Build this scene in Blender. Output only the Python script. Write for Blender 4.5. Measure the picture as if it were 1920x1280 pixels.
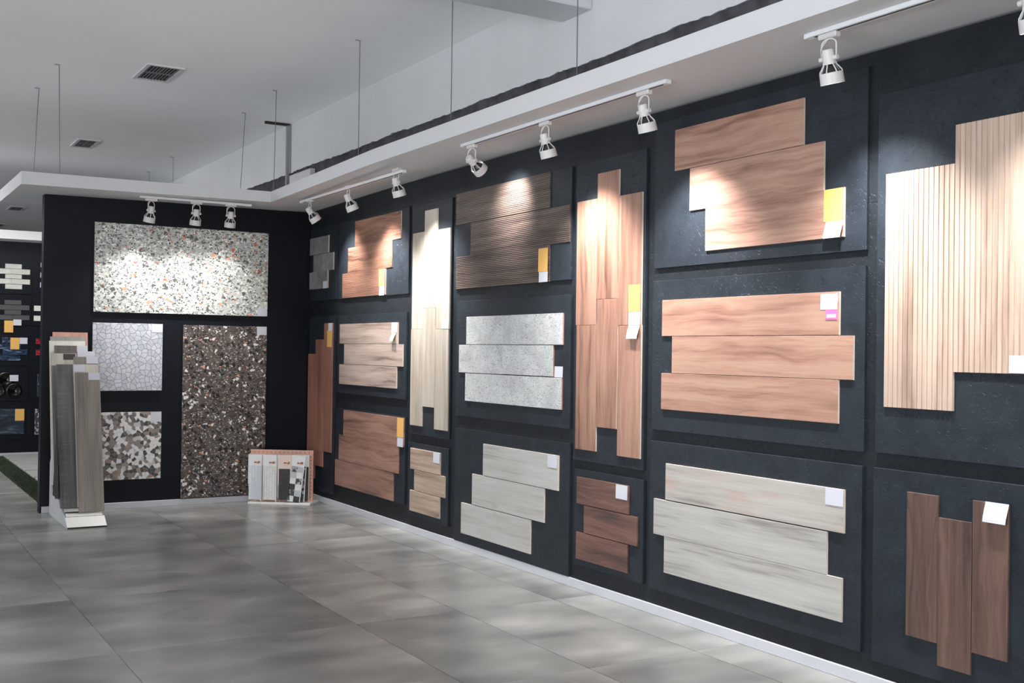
import bpy, bmesh, math, random
from mathutils import Vector, Matrix

# ------------------------------------------------------------------ camera, world, light, exposure
for o in list(bpy.data.objects): bpy.data.objects.remove(o)
SC = bpy.context.scene
COL = SC.collection
H = 1.45
YAW, PIT, ROL = 0.54052303, 0.00811545, 0.01373967
fwd = Vector((math.sin(YAW)*math.cos(PIT), math.cos(YAW)*math.cos(PIT), math.sin(PIT)))
rt = Vector((math.cos(YAW), -math.sin(YAW), 0))
up = rt.cross(fwd)
r2 = math.cos(ROL)*rt + math.sin(ROL)*up
u2 = -math.sin(ROL)*rt + math.cos(ROL)*up
cam = bpy.data.cameras.new('camera')
cam.sensor_width = 36; cam.lens = 2087.6/1920*36; cam.clip_start = 0.05; cam.clip_end = 100
camo = bpy.data.objects.new('camera', cam); COL.objects.link(camo)
camo.matrix_world = Matrix(((r2.x, u2.x, -fwd.x, 0), (r2.y, u2.y, -fwd.y, 0), (r2.z, u2.z, -fwd.z, H), (0, 0, 0, 1)))
SC.camera = camo

SC.view_settings.view_transform = 'Standard'
SC.view_settings.look = 'None'
SC.view_settings.exposure = 0.0
SC.view_settings.gamma = 1.0
SC.view_settings.use_curve_mapping = False

W = bpy.data.worlds.new('world'); SC.world = W; W.use_nodes = True
W.node_tree.nodes['Background'].inputs[0].default_value = (0.75, 0.86, 1.0, 1)
W.node_tree.nodes['Background'].inputs[1].default_value = 0.12

def area(name, loc, target, sx, sy, power, color, spread=180):
    l = bpy.data.lights.new(name, 'AREA'); l.shape = 'RECTANGLE'; l.size = sx; l.size_y = sy
    l.energy = power; l.color = color; l.spread = math.radians(spread)
    o = bpy.data.objects.new(name, l); COL.objects.link(o)
    o.location = loc
    o.rotation_euler = (Vector(target)-Vector(loc)).to_track_quat('-Z', 'Y').to_euler()
    return o
FILL_TINT = (0.93, 0.965, 1.0)
# added fills left of and behind camera, tilted up so the floor stays dark
area('side_up_fill', (-5.8, 3.0, 1.5), (0.0, 4.2, 4.6), 9.0, 2.6, 340, FILL_TINT, 110)
area('rear_up_fill', (-0.5, -4.8, 1.5), (0.8, 2.0, 4.6), 8.0, 2.6, 290, FILL_TINT, 110)
area('far_hall_fill', (-5.8, 17.0, 1.5), (2.0, 17.5, 3.2), 9.0, 2.6, 500, FILL_TINT)  # added unseen fill that brightens the far hall and its ceiling
# ceiling luminaires of the far hall, beyond the partition
area('far_hall_light', (0.6, 13.2, 3.6), (1.0, 13.4, 0), 3.0, 2.0, 110, (1, 0.98, 0.95))
area('far_wall_wash', (1.9, 14.7, 2.7), (1.9, 15.6, 1.2), 2.0, 0.15, 5, (1, 0.98, 0.95))

# ------------------------------------------------------------------ helpers
def lin(c):
    return tuple(((v/255)/12.92 if v/255 <= 0.04045 else (((v/255)+0.055)/1.055)**2.4) for v in c)

def setp(o, label=None, cat=None, group=None, kind=None):
    if label: o['label'] = label
    if cat: o['category'] = cat
    if group: o['group'] = group
    if kind: o['kind'] = kind
    return o

def empty(name, loc, label, cat, group=None):
    o = bpy.data.objects.new(name, None); COL.objects.link(o)
    o.location = loc; o.empty_display_size = 0.05
    return setp(o, label, cat, group)

def mobj(name, bm, mat, parent=None, matrix=None, smooth=False, bevel=0.0):
    """link bm (in its local frame) as one mesh; matrix = world placement, parent has only a location or a matrix of its own"""
    me = bpy.data.meshes.new(name)
    if bevel > 0:
        bmesh.ops.bevel(bm, geom=[e for e in bm.edges], offset=bevel, segments=1, affect='EDGES', clamp_overlap=True)
    bmesh.ops.recalc_face_normals(bm, faces=bm.faces)
    bm.to_mesh(me); bm.free()
    if isinstance(mat, (list, tuple)):
        for m in mat: me.materials.append(m)
    else: me.materials.append(mat)
    if smooth:
        for p in me.polygons: p.use_smooth = True
    o = bpy.data.objects.new(name, me); COL.objects.link(o)
    M = matrix if matrix is not None else Matrix.Identity(4)
    if parent is not None:
        o.parent = parent
        pm = Matrix.Translation(parent.location) @ parent.rotation_euler.to_matrix().to_4x4()
        if parent.parent is not None:
            gp = parent.parent
            pm = Matrix.Translation(gp.location) @ gp.rotation_euler.to_matrix().to_4x4() @ pm
        M = pm.inverted() @ M
    o.scale = M.to_scale()
    o.location = M.to_translation(); o.rotation_euler = M.to_euler()
    return o

def box(bm, x0, x1, y0, y1, z0, z1, mi=0):
    vs = [bm.verts.new(v) for v in ((x0,y0,z0),(x1,y0,z0),(x1,y1,z0),(x0,y1,z0),(x0,y0,z1),(x1,y0,z1),(x1,y1,z1),(x0,y1,z1))]
    for f in ((0,3,2,1),(4,5,6,7),(0,1,5,4),(1,2,6,5),(2,3,7,6),(3,0,4,7)):
        fc = bm.faces.new([vs[i] for i in f]); fc.material_index = mi
    return vs

def newbox(*a):
    bm = bmesh.new(); box(bm, *a); return bm

def prism(bm, pts, a0, a1, place, mi=0):
    """extrude polygon pts between a0 and a1; place(p, a) -> xyz"""
    v0 = [bm.verts.new(place(p, a0)) for p in pts]; v1 = [bm.verts.new(place(p, a1)) for p in pts]
    n = len(pts)
    f = bm.faces.new(v0); f.material_index = mi
    f = bm.faces.new(list(reversed(v1))); f.material_index = mi
    for i in range(n):
        f = bm.faces.new((v0[i], v1[i], v1[(i+1) % n], v0[(i+1) % n])); f.material_index = mi

def tube(bm, path, r, n=8, cap=True):
    rings = []
    P = [Vector(p) for p in path]
    for i, p in enumerate(P):
        d = (P[min(i+1, len(P)-1)] - P[max(i-1, 0)]).normalized()
        a = d.orthogonal().normalized() if i == 0 else (prev - d*prev.dot(d)).normalized()
        prev = a; b = d.cross(a)
        rr = r[i] if isinstance(r, (list, tuple)) else r
        rings.append([bm.verts.new(p + rr*(math.cos(2*math.pi*k/n)*a + math.sin(2*math.pi*k/n)*b)) for k in range(n)])
    for i in range(len(rings)-1):
        for k in range(n):
            bm.faces.new((rings[i][k], rings[i][(k+1) % n], rings[i+1][(k+1) % n], rings[i+1][k]))
    if cap:
        bm.faces.new(list(reversed(rings[0]))); bm.faces.new(rings[-1])

def lathe(bm, prof, n=28, M=None, close=False):
    """prof: list of (r, z) ; revolve about z"""
    rings = []
    for r, z in prof:
        if r < 1e-6:
            v = Vector((0, 0, z)); v = M @ v if M is not None else v
            rings.append([bm.verts.new(v)])
        else:
            ring = []
            for k in range(n):
                v = Vector((r*math.cos(2*math.pi*k/n), r*math.sin(2*math.pi*k/n), z))
                ring.append(bm.verts.new(M @ v if M is not None else v))
            rings.append(ring)
    seq = list(range(len(rings)-1)) + ([len(rings)-1] if close else [])
    for i in seq:
        a, b = rings[i], rings[(i+1) % len(rings)]
        for k in range(n):
            q = []
            for v in (a[k % len(a)], a[(k+1) % len(a)], b[(k+1) % len(b)], b[k % len(b)]):
                if v not in q: q.append(v)
            if len(q) > 2: bm.faces.new(q)

# ------------------------------------------------------------------ materials
class NT:
    def __init__(self, name):
        self.m = bpy.data.materials.new(name); self.m.use_nodes = True
        self.t = self.m.node_tree; self.N = self.t.nodes; self.L = self.t.links
        self.b = self.N['Principled BSDF']
    def n(self, t, **k):
        o = self.N.new(t)
        for a, v in k.items(): setattr(o, a, v)
        return o
    def link(self, a, b): self.L.new(a, b)
    def val(self, sock, v):
        if isinstance(v, bpy.types.NodeSocket): self.link(v, sock)
        else: sock.default_value = v
    def coords(self, scale=(1,1,1), rnd=True, rot=(0,0,0)):
        tc = self.n('ShaderNodeTexCoord'); src = tc.outputs['Object']
        if rnd:
            oi = self.n('ShaderNodeObjectInfo'); mm = self.n('ShaderNodeVectorMath', operation='MULTIPLY_ADD')
            cx = self.n('ShaderNodeCombineXYZ')
            for i, k in enumerate((37.1, 53.7, 11.3)):
                mu = self.math('MULTIPLY', oi.outputs['Random'], k); self.link(mu, cx.inputs[i])
            mm.inputs[1].default_value = (1, 1, 1)
            self.link(src, mm.inputs[0]); self.link(cx.outputs[0], mm.inputs[2]); src = mm.outputs[0]
        mp = self.n('ShaderNodeMapping'); mp.inputs['Scale'].default_value = scale; mp.inputs['Rotation'].default_value = rot
        self.link(src, mp.inputs['Vector'])
        return mp.outputs[0]
    def math(self, op, a, b=0.0, c=None, clamp=False):
        m = self.n('ShaderNodeMath', operation=op); m.use_clamp = clamp
        self.val(m.inputs[0], a); self.val(m.inputs[1], b)
        if c is not None: self.val(m.inputs[2], c)
        return m.outputs[0]
    def noise(self, vec, scale=5, detail=3, rough=0.5, dist=0.0):
        o = self.n('ShaderNodeTexNoise'); self.link(vec, o.inputs['Vector'])
        o.inputs['Scale'].default_value = scale; o.inputs['Detail'].default_value = detail
        o.inputs['Roughness'].default_value = rough; o.inputs['Distortion'].default_value = dist
        return o.outputs['Fac']
    def voro(self, vec, scale=5, feature='F1', rand=1.0):
        o = self.n('ShaderNodeTexVoronoi', feature=feature); self.link(vec, o.inputs['Vector'])
        o.inputs['Scale'].default_value = scale; o.inputs['Randomness'].default_value = rand
        return o
    def ramp(self, fac, stops, interp='LINEAR'):
        r = self.n('ShaderNodeValToRGB'); cr = r.color_ramp; cr.interpolation = interp
        while len(cr.elements) < len(stops): cr.elements.new(0.5)
        for e, (p, c) in zip(cr.elements, stops):
            e.position = p; e.color = (c if isinstance(c, (tuple, list)) else (c, c, c))[:3] + (1,) if isinstance(c, (tuple, list)) else (c, c, c, 1)
        self.link(fac, r.inputs[0]); return r.outputs[0]
    def mix(self, fac, a, b, mode='MIX'):
        m = self.n('ShaderNodeMix', data_type='RGBA', blend_type=mode)
        self.val(m.inputs[0], fac)
        for s, v in ((m.inputs[6], a), (m.inputs[7], b)):
            if isinstance(v, bpy.types.NodeSocket): self.link(v, s)
            else: s.default_value = tuple(v[:3]) + (1,)
        return m.outputs[2]
    def bump(self, h, strength=0.3, dist=0.002):
        b = self.n('ShaderNodeBump'); b.inputs['Strength'].default_value = strength; b.inputs['Distance'].default_value = dist
        self.link(h, b.inputs['Height']); self.link(b.outputs[0], self.b.inputs['Normal'])
    def fin(self, color, rough=0.5, metal=0.0, spec=0.5):
        if isinstance(color, bpy.types.NodeSocket): self.link(color, self.b.inputs['Base Color'])
        else: self.b.inputs['Base Color'].default_value = tuple(color[:3]) + (1,)
        self.val(self.b.inputs['Roughness'], rough); self.b.inputs['Metallic'].default_value = metal
        self.b.inputs['Specular IOR Level'].default_value = spec
        return self.m

def plain(name, rgb, rough=0.5, metal=0.0, spec=0.5, var=0.04, vs=6.0, bump=0.0, bs=60):
    t = NT(name); v = t.coords(rnd=False)
    n = t.noise(v, vs, 3)
    c0 = lin(rgb); lo = tuple(x*(1-var) for x in c0); hi = tuple(min(1, x*(1+var)) for x in c0)
    col = t.ramp(n, [(0.3, lo), (0.7, hi)])
    if bump: t.bump(t.noise(v, bs, 3), bump, 0.001)
    return t.fin(col, rough, metal, spec)

def wood(name, light, mid, dark, rough=0.4, fig=1.0, streak=0.35, rings=0.5, knots=0.0, stain=None, saw=0.0):
    """local X runs along the grain"""
    t = NT(name)
    # warped coordinates give the flame figure; everything is stretched along local X
    v = t.coords((1, 1, 1))
    wv = t.coords((1.1, 3.2, 1))
    wn = t.noise(wv, 1.9, 3, 0.5)
    sepw = t.n('ShaderNodeSeparateXYZ'); t.link(v, sepw.inputs[0])
    yw = t.math('MULTIPLY_ADD', wn, 0.16*rings + 0.02, sepw.outputs[1])
    cw_ = t.n('ShaderNodeCombineXYZ'); t.link(t.math('MULTIPLY', sepw.outputs[0], 0.55*fig), cw_.inputs[0]); t.link(t.math('MULTIPLY', yw, 26.0*fig), cw_.inputs[1])
    lines = t.noise(cw_.outputs[0], 1.0, 4, 0.62)
    a = t.noise(t.coords((0.7, 4.5, 1)), 2.0, 3, 0.5, 0.3)
    blot = t.noise(t.coords((0.9, 1.6, 1)), 1.7, 2)
    fine = t.noise(t.coords((6, 210, 1)), 1.0, 3, 0.6)
    fine2 = t.noise(t.coords((2.2, 62, 1)), 1.0, 3, 0.6, 0.3)
    wl = 0.35 + 0.55*rings
    f = t.math('MULTIPLY', lines, wl)
    f = t.math('MULTIPLY_ADD', a, 0.55, f)
    f = t.math('MULTIPLY_ADD', fine2, streak, f)
    f = t.math('MULTIPLY_ADD', blot, 0.3, f)
    tot = 0.5*(wl + 0.55 + streak + 0.3)
    f = t.math('SUBTRACT', f, tot - 0.5)
    col = t.ramp(f, [(0.30, lin(dark)), (0.465, lin(mid)), (0.635, lin(light))])
    fr = t.ramp(fine, [(0.35, 0.86), (0.6, 1.0)])
    col = t.mix(0.6, col, fr, 'MULTIPLY')
    if knots:
        k = t.voro(t.coords((1.6, 4.5, 1)), 1.3)
        kk = t.ramp(k.outputs['Distance'], [(0.03, 1.0), (0.13, 0.0)])
        col = t.mix(t.math('MULTIPLY', kk, knots), col, lin(dark))
    if stain:
        s = t.ramp(t.noise(t.coords((1.2, 5, 1)), 2.0, 4), [(0.5, 0.0), (0.68, 1.0)])
        col = t.mix(t.math('MULTIPLY', s, 0.55), col, lin(stain))
    if saw:
        s = t.noise(t.coords((260, 4, 1)), 1.0, 2)
        col = t.mix(saw, col, t.ramp(s, [(0.35, 0.5), (0.65, 1.25)]), 'MULTIPLY')
    t.bump(t.math('ADD', fine, fine2), 0.25, 0.0006)
    rr = t.math('MULTIPLY_ADD', fine2, 0.12, rough-0.06)
    return t.fin(col, rr, 0, 0.5)

def osb(name, rgb, rough=0.42):
    t = NT(name); v = t.coords((1, 1, 1), rnd=True)
    n = t.noise(v, 9, 4)
    c = lin(rgb)
    col = t.ramp(n, [(0.3, tuple(x*0.8 for x in c)), (0.7, tuple(x*1.2 for x in c))])
    # flake edges and dents: two stretched, rotated voronoi layers
    d1 = t.voro(t.coords((1, 0.35, 1), rot=(0.0, 0, 0.6)), 55).outputs['Distance']
    d2 = t.voro(t.coords((0.35, 1, 1), rot=(0, 0, -0.5)), 48).outputs['Distance']
    sparse = t.ramp(t.noise(v, 38, 3, 0.6, 1.5), [(0.60, 0.0), (0.66, 1.0)])
    h = t.math('ADD', t.math('MULTIPLY', d1, 0.35), t.math('MULTIPLY', d2, 0.35))
    h = t.math('SUBTRACT', h, t.math('MULTIPLY', sparse, 1.8))
    t.bump(h, 0.55, 0.0026)
    return t.fin(col, t.math('MULTIPLY_ADD', n, 0.18, rough-0.09), 0, 0.22)

M_BLACK = plain('black_wall_paint', (13, 17, 21), 0.45, spec=0.28, var=0.1, vs=14, bump=0.35, bs=120)
M_BLACK2 = plain('black_partition_paint', (12, 16, 25), 0.45, spec=0.22, var=0.06, vs=4, bump=0.08, bs=200)
M_OSB = osb('black_painted_chipboard', (37, 43, 50), 0.46)
M_WALLOSB = osb('black_painted_wall_sheathing', (29, 34, 39), 0.46)
M_CEIL = plain('ceiling_paint', (246, 247, 248), 0.85, var=0.02, vs=1.2)
M_WHITE = plain('white_soffit_paint', (208, 209, 212), 0.75, var=0.01, vs=3)
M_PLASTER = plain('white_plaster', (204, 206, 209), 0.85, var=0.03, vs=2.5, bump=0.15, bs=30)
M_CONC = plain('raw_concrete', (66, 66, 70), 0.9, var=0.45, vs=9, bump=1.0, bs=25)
M_BASEB = plain('white_baseboard_paint', (200, 202, 208), 0.4, var=0.02)
M_LAMP = plain('white_lamp_enamel', (212, 209, 208), 0.38, var=0.01)
M_LAMPD = plain('lamp_reflector_grey', (70, 70, 72), 0.25, 0.6, var=0.15, vs=40)
M_TRACK = plain('white_track_enamel', (225, 226, 230), 0.4, var=0.01)
M_SLOT = plain('track_slot_black', (12, 12, 12), 0.7, var=0.05)
M_WIRE = plain('grey_steel_wire', (110, 112, 114), 0.5, 0.6, var=0.05)
M_CONDUIT = plain('grey_conduit', (140, 143, 146), 0.6, var=0.05)
M_VENT = plain('vent_white_metal', (215, 216, 218), 0.35, var=0.02)
M_VENTD = plain('vent_dark_inside', (20, 20, 22), 0.8, var=0.1)
M_SLAT = plain('vent_slat_grey', (120, 120, 122), 0.4, var=0.05)
M_PAPER = plain('white_paper_tag', (204, 205, 214), 0.6, var=0.01)
M_YEL = plain('yellow_paper_tag', (228, 178, 98), 0.6, var=0.02)
M_PINK = plain('pink_paper_tag', (225, 105, 165), 0.6, var=0.02)
M_GREEN = plain('pale_green_paper_tag', (205, 215, 175), 0.6, var=0.02)
M_CLAY = plain('tile_body_clay', (205, 190, 178), 0.8, var=0.06, vs=30)
M_CLAYR = plain('tile_body_red_clay', (158, 118, 104), 0.85, var=0.08, vs=30)

W_1B = wood('orange_brown_wood_tile', (166, 118, 102), (150, 104, 90), (126, 85, 73), rings=0.3)
W_2A = wood('salmon_oak_ribbed_tile', (176, 133, 113), (159, 116, 98), (101, 68, 56), rings=0.9, knots=0.5, rough=0.32)
W_2B = wood('greige_wood_tile', (196, 176, 164), (176, 155, 144), (128, 108, 98), rings=0.6)
W_2C = wood('reddish_brown_wood_tile', (166, 128, 112), (148, 110, 96), (106, 78, 68), rings=0.8, knots=0.3)
W_3A = wood('pale_ash_wood_tile', (195, 186, 174), (180, 168, 154), (154, 139, 123), rings=0.3, rough=0.32)
W_3B = wood('beige_oak_tile', (192, 170, 152), (172, 150, 132), (135, 112, 96), rings=0.5)
W_4A = wood('dark_walnut_ribbed_tile', (112, 96, 88), (92, 78, 72), (64, 53, 49), rings=0.3, rough=0.33)
W_4C = wood('pale_grey_oak_tile', (195, 193, 190), (185, 182, 177), (157, 152, 144), rings=0.35, knots=0.45)
W_5A = wood('walnut_striped_tile', (168, 130, 111), (147, 108, 91), (103, 72, 60), rings=0.6, fig=0.8, rough=0.31)
W_5B = wood('cherry_brown_tile', (121, 86, 75), (101, 70, 61), (66, 47, 42), rings=0.8, knots=0.4)
W_6A = wood('rosy_oak_tile', (177, 141, 123), (161, 122, 106), (127, 92, 79), rings=0.8, knots=0.3, rough=0.40)
W_6B = wood('salmon_elm_tile', (177, 141, 121), (163, 123, 105), (132, 95, 78), rings=0.9, fig=0.8, rough=0.42)
W_6C = wood('weathered_white_oak_tile', (189, 187, 183), (177, 174, 170), (137, 132, 126), rings=0.3, stain=None)
W_6CP = wood('weathered_white_oak_tile_with_rosy_stain', (187, 183, 177), (174, 168, 161), (126, 114, 106), rings=0.3, stain=(190, 150, 132))
W_7A = wood('fluted_light_oak_tile', (198, 176, 160), (180, 157, 142), (146, 122, 108), rings=0.4, rough=0.42)
W_7B = wood('smoked_oak_brown_tile', (110, 84, 74), (92, 70, 62), (66, 50, 46), rings=0.9, knots=0.3)
W_R1 = wood('taupe_wood_board', (150, 142, 134), (134, 126, 118), (110, 102, 96), rings=0.3)
W_R2 = wood('dark_grey_sawn_board', (112, 112, 112), (92, 92, 92), (66, 66, 68), rings=0.4, saw=0.5)
W_R3 = wood('brown_grey_board', (118, 112, 106), (100, 94, 90), (78, 72, 68), rings=0.3)
W_R4 = wood('light_beige_board', (206, 200, 188), (192, 186, 174), (170, 162, 150), rings=0.2)
W_R5 = wood('cream_board', (232, 230, 222), (224, 221, 212), (208, 204, 194), rings=0.2)
W_R6 = wood('sage_grey_board', (172, 170, 162), (160, 158, 150), (144, 142, 135), rings=0.2)
W_R7 = wood('coral_wood_board', (216, 170, 154), (202, 154, 138), (182, 134, 118), rings=0.3)
W_PEG = wood('pink_wood_pegboard', (222, 172, 152), (208, 158, 140), (186, 136, 118), rings=0.2)

def stone(name, base, vein, pit, mode):
    t = NT(name); v = t.coords()
    n1 = t.noise(v, 4, 5, 0.6, 1.0)
    col = t.ramp(n1, [(0.3, lin(vein)), (0.62, lin(base))])
    if mode == 'pits':
        p = t.noise(t.coords((1, 2.6, 1)), 30, 4, 0.65, 2.5)
        m = t.ramp(p, [(0.40, 1.0), (0.47, 0.0)])
        col = t.mix(t.math('MULTIPLY', m, 0.75), col, lin(pit))
        t.bump(p, 0.3, 0.001)
    else:
        p = t.noise(v, 11, 5, 0.7, 1.6)
        m = t.ramp(p, [(0.40, 1.0), (0.52, 0.0)])
        col = t.mix(t.math('MULTIPLY', m, 0.45), col, lin(pit))
    return t.fin(col, 0.45)
S_4B = stone('travertine_grey_tile', (206, 208, 208), (180, 182, 183), (112, 112, 112), 'pits')
S_1A = stone('clouded_grey_marble_tile', (150, 151, 148), (116, 117, 115), (92, 92, 91), 'cloud')

def terrazzo(name, base, base2, chips, scale, rough):
    """chips: (scale, threshold, probability, colour)"""
    t = NT(name); v = t.coords(rnd=False)
    d = t.n('ShaderNodeVectorMath', operation='MULTIPLY_ADD')
    nz = t.n('ShaderNodeTexNoise'); t.link(v, nz.inputs['Vector']); nz.inputs['Scale'].default_value = 30
    t.link(nz.outputs['Color'], d.inputs[0]); d.inputs[1].default_value = (0.02, 0.02, 0.02); t.link(v, d.inputs[2])
    vv = d.outputs[0]
    sp = t.noise(v, 60*scale, 4, 0.75)
    bl = t.noise(v, 5*scale, 3, 0.6)
    col = t.ramp(t.math('MULTIPLY_ADD', bl, 0.45, t.math('MULTIPLY', sp, 0.6)), [(0.38, lin(base2)), (0.62, lin(base))])
    for i, (s, th, pr, c) in enumerate(chips):
        mp = t.n('ShaderNodeMapping'); mp.inputs['Location'].default_value = (i*3.7, i*1.9, i*5.3)
        mp.inputs['Rotation'].default_value = (0, 0, i*0.9); mp.inputs['Scale'].default_value = (1, 1.0 if i % 2 else 1.7, 1)
        t.link(vv, mp.inputs['Vector'])
        o = t.voro(mp.outputs[0], s*scale); e = t.voro(mp.outputs[0], s*scale, 'DISTANCE_TO_EDGE')
        sep = t.n('ShaderNodeSeparateColor'); t.link(o.outputs['Color'], sep.inputs[0])
        inside = t.math('GREATER_THAN', e.outputs['Distance'], t.math('MULTIPLY_ADD', sep.outputs[1], 0.30, th))
        pick = t.math('LESS_THAN', sep.outputs[0], pr)
        col = t.mix(t.math('MULTIPLY', inside, pick), col, lin(c))
    return t.fin(col, rough)
T_LIGHT = terrazzo('pale_terrazzo', (205, 206, 198), (172, 174, 170),
    [(34, 0.02, 0.45, (240, 240, 236)), (24, 0.04, 0.30, (168, 171, 172)), (46, 0.03, 0.35, (128, 130, 130)), (30, 0.05, 0.16, (96, 94, 86)), (44, 0.04, 0.20, (80, 82, 79)), (70, 0.03, 0.22, (76, 78, 77)), (22, 0.09, 0.07, (214, 152, 122)), (34, 0.08, 0.05, (200, 112, 86))], 1.0, 0.4)
T_DARK = terrazzo('dark_brown_terrazzo', (100, 90, 84), (60, 53, 50),
    [(36, 0.03, 0.40, (30, 29, 30)), (26, 0.04, 0.30, (104, 98, 94)), (60, 0.03, 0.26, (188, 184, 180)), (34, 0.06, 0.14, (226, 224, 220)), (22, 0.08, 0.08, (226, 222, 216)), (30, 0.03, 0.22, (18, 18, 20)), (26, 0.08, 0.05, (214, 150, 118))], 1.1, 0.28)

def mosaic(name, scale, gr, stops, gw, rough=0.4, skew=0.0):
    t = NT(name); v = t.coords(rnd=False)
    d = t.n('ShaderNodeVectorMath', operation='MULTIPLY_ADD')
    nz = t.n('ShaderNodeTexNoise'); t.link(v, nz.inputs['Vector']); nz.inputs['Scale'].default_value = 14
    t.link(nz.outputs['Color'], d.inputs[0]); d.inputs[1].default_value = (0.03, 0.03, 0); t.link(v, d.inputs[2])
    vv = d.outputs[0]
    e = t.voro(vv, scale, 'DISTANCE_TO_EDGE'); c = t.voro(vv, scale, 'F1')
    for o in (e, c): o.voronoi_dimensions = '2D'
    sep = t.n('ShaderNodeSeparateColor'); t.link(c.outputs['Color'], sep.inputs[0])
    col = t.ramp(sep.outputs[0], stops, 'CONSTANT')
    col = t.mix(0.25, col, t.ramp(t.noise(v, 60, 4), [(0.3, 0.6), (0.7, 1.1)]), 'MULTIPLY')
    g = t.ramp(e.outputs['Distance'], [(gw*0.7, 1.0), (gw*1.2, 0.0)])
    col = t.mix(g, col, lin(gr))
    return t.fin(col, rough)
X_WHITE = mosaic('white_crazy_paving_mosaic', 23, (116, 118, 126), [(0, lin((198, 201, 210))), (0.4, lin((206, 208, 214))), (0.7, lin((188, 192, 202)))], 0.045)
X_BROWN = mosaic('brown_grey_broken_mosaic', 31, (176, 168, 160), [(0, lin((226, 226, 226))), (0.38, lin((104, 100, 97))), (0.52, lin((138, 128, 121))), (0.66, lin((72, 73, 75))), (0.84, lin((160, 138, 126))), (0.9, lin((198, 197, 195)))], 0.022)
X_SMALL = mosaic('black_white_patterned_tile', 40, (60, 60, 60), [(0, lin((180, 180, 180))), (0.5, lin((60, 60, 62)))], 0.06)

def brickmat(name, c1, c2, gr, bw, bh, off=0.5, rough=0.4, mortar=0.0015, vertical=False):
    t = NT(name); v = t.coords(rnd=False, rot=(0, 0, math.pi/2 if vertical else 0))
    b = t.n('ShaderNodeTexBrick'); t.link(v, b.inputs['Vector']); b.offset = off
    b.inputs['Scale'].default_value = 1.0; b.inputs['Brick Width'].default_value = bw; b.inputs['Row Height'].default_value = bh
    b.inputs['Mortar Size'].default_value = mortar
    b.inputs['Color1'].default_value = lin(c1)+(1,); b.inputs['Color2'].default_value = lin(c2)+(1,); b.inputs['Mortar'].default_value = lin(gr)+(1,)
    return t.fin(b.outputs['Color'], rough)
K_STRIP = brickmat('blue_grey_marble_strips', (205, 212, 220), (226, 230, 232), (188, 194, 200), 0.11, 0.028, vertical=True)
K_WHITE = brickmat('white_small_brick_mosaic', (232, 231, 226), (222, 221, 216), (196, 196, 192), 0.036, 0.024, vertical=True)
K_BLACK = brickmat('black_small_mosaic', (18, 18, 20), (44, 42, 42), (6, 6, 6), 0.022, 0.016, vertical=True)
M_CARDW = plain('white_sample_card', (232, 233, 232), 0.5, var=0.01)
M_CARDP = plain('pale_pink_sample_card', (232, 212, 202), 0.5, var=0.01)
M_CARDB = plain('dark_brown_sample_card', (66, 54, 48), 0.5, var=0.1)
M_COPPER = plain('copper_peg', (196, 128, 100), 0.3, 0.9, var=0.05)
M_HOLE = plain('peg_hole_dark', (20, 12, 10), 0.9, var=0.05)
M_CREAMP = plain('white_laminate', (238, 236, 230), 0.35, var=0.01)
M_GREYP = plain('grey_white_side_laminate', (196, 199, 202), 0.5, var=0.02)
M_EDGE = plain('dark_board_edge', (40, 30, 24), 0.6, var=0.1)
M_BLKP = plain('black_gusset_paint', (10, 10, 11), 0.7, var=0.05)
M_LABELB = plain('dark_grey_paper_label', (62, 60, 58), 0.6, var=0.05)
M_PAVER = plain('grey_concrete_paver', (150, 152, 150), 0.8, var=0.12, vs=14, bump=0.3)
M_GRASSB = plain('artificial_turf_backing', (26, 34, 24), 0.9, var=0.2, vs=60)
M_GRASS = plain('artificial_grass_blades', (58, 72, 50), 0.7, var=0.25, vs=25)
M_BRICKW = plain('white_split_face_tile', (196, 196, 190), 0.6, var=0.08, vs=18, bump=1.0, bs=14)
M_BRICKG = plain('dark_grey_matt_tile', (74, 74, 76), 0.5, var=0.06, vs=18)
M_BRICKC = plain('chalk_white_tile', (216, 216, 208), 0.4, var=0.03)
M_BRICKL = plain('pale_lilac_white_tile', (190, 194, 214), 0.35, var=0.05)
def streaky(name, a, b, c, sc):
    t = NT(name); v = t.coords((1, 4, 1)); n = t.noise(v, sc, 4, 0.6, 1.5)
    return t.fin(t.ramp(n, [(0.35, lin(a)), (0.55, lin(b)), (0.72, lin(c))]), 0.25)
M_BLUE = streaky('blue_glazed_brick', (22, 34, 54), (48, 66, 92), (150, 165, 186), 7)
M_RED = streaky('red_glazed_brick', (110, 18, 34), (170, 32, 52), (225, 150, 160), 8)
M_BLUET = streaky('navy_smoky_tile', (30, 36, 46), (50, 60, 74), (96, 108, 122), 3)
M_GLOSSB = plain('black_gloss_ceramic', (8, 8, 8), 0.12, var=0.1)

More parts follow.
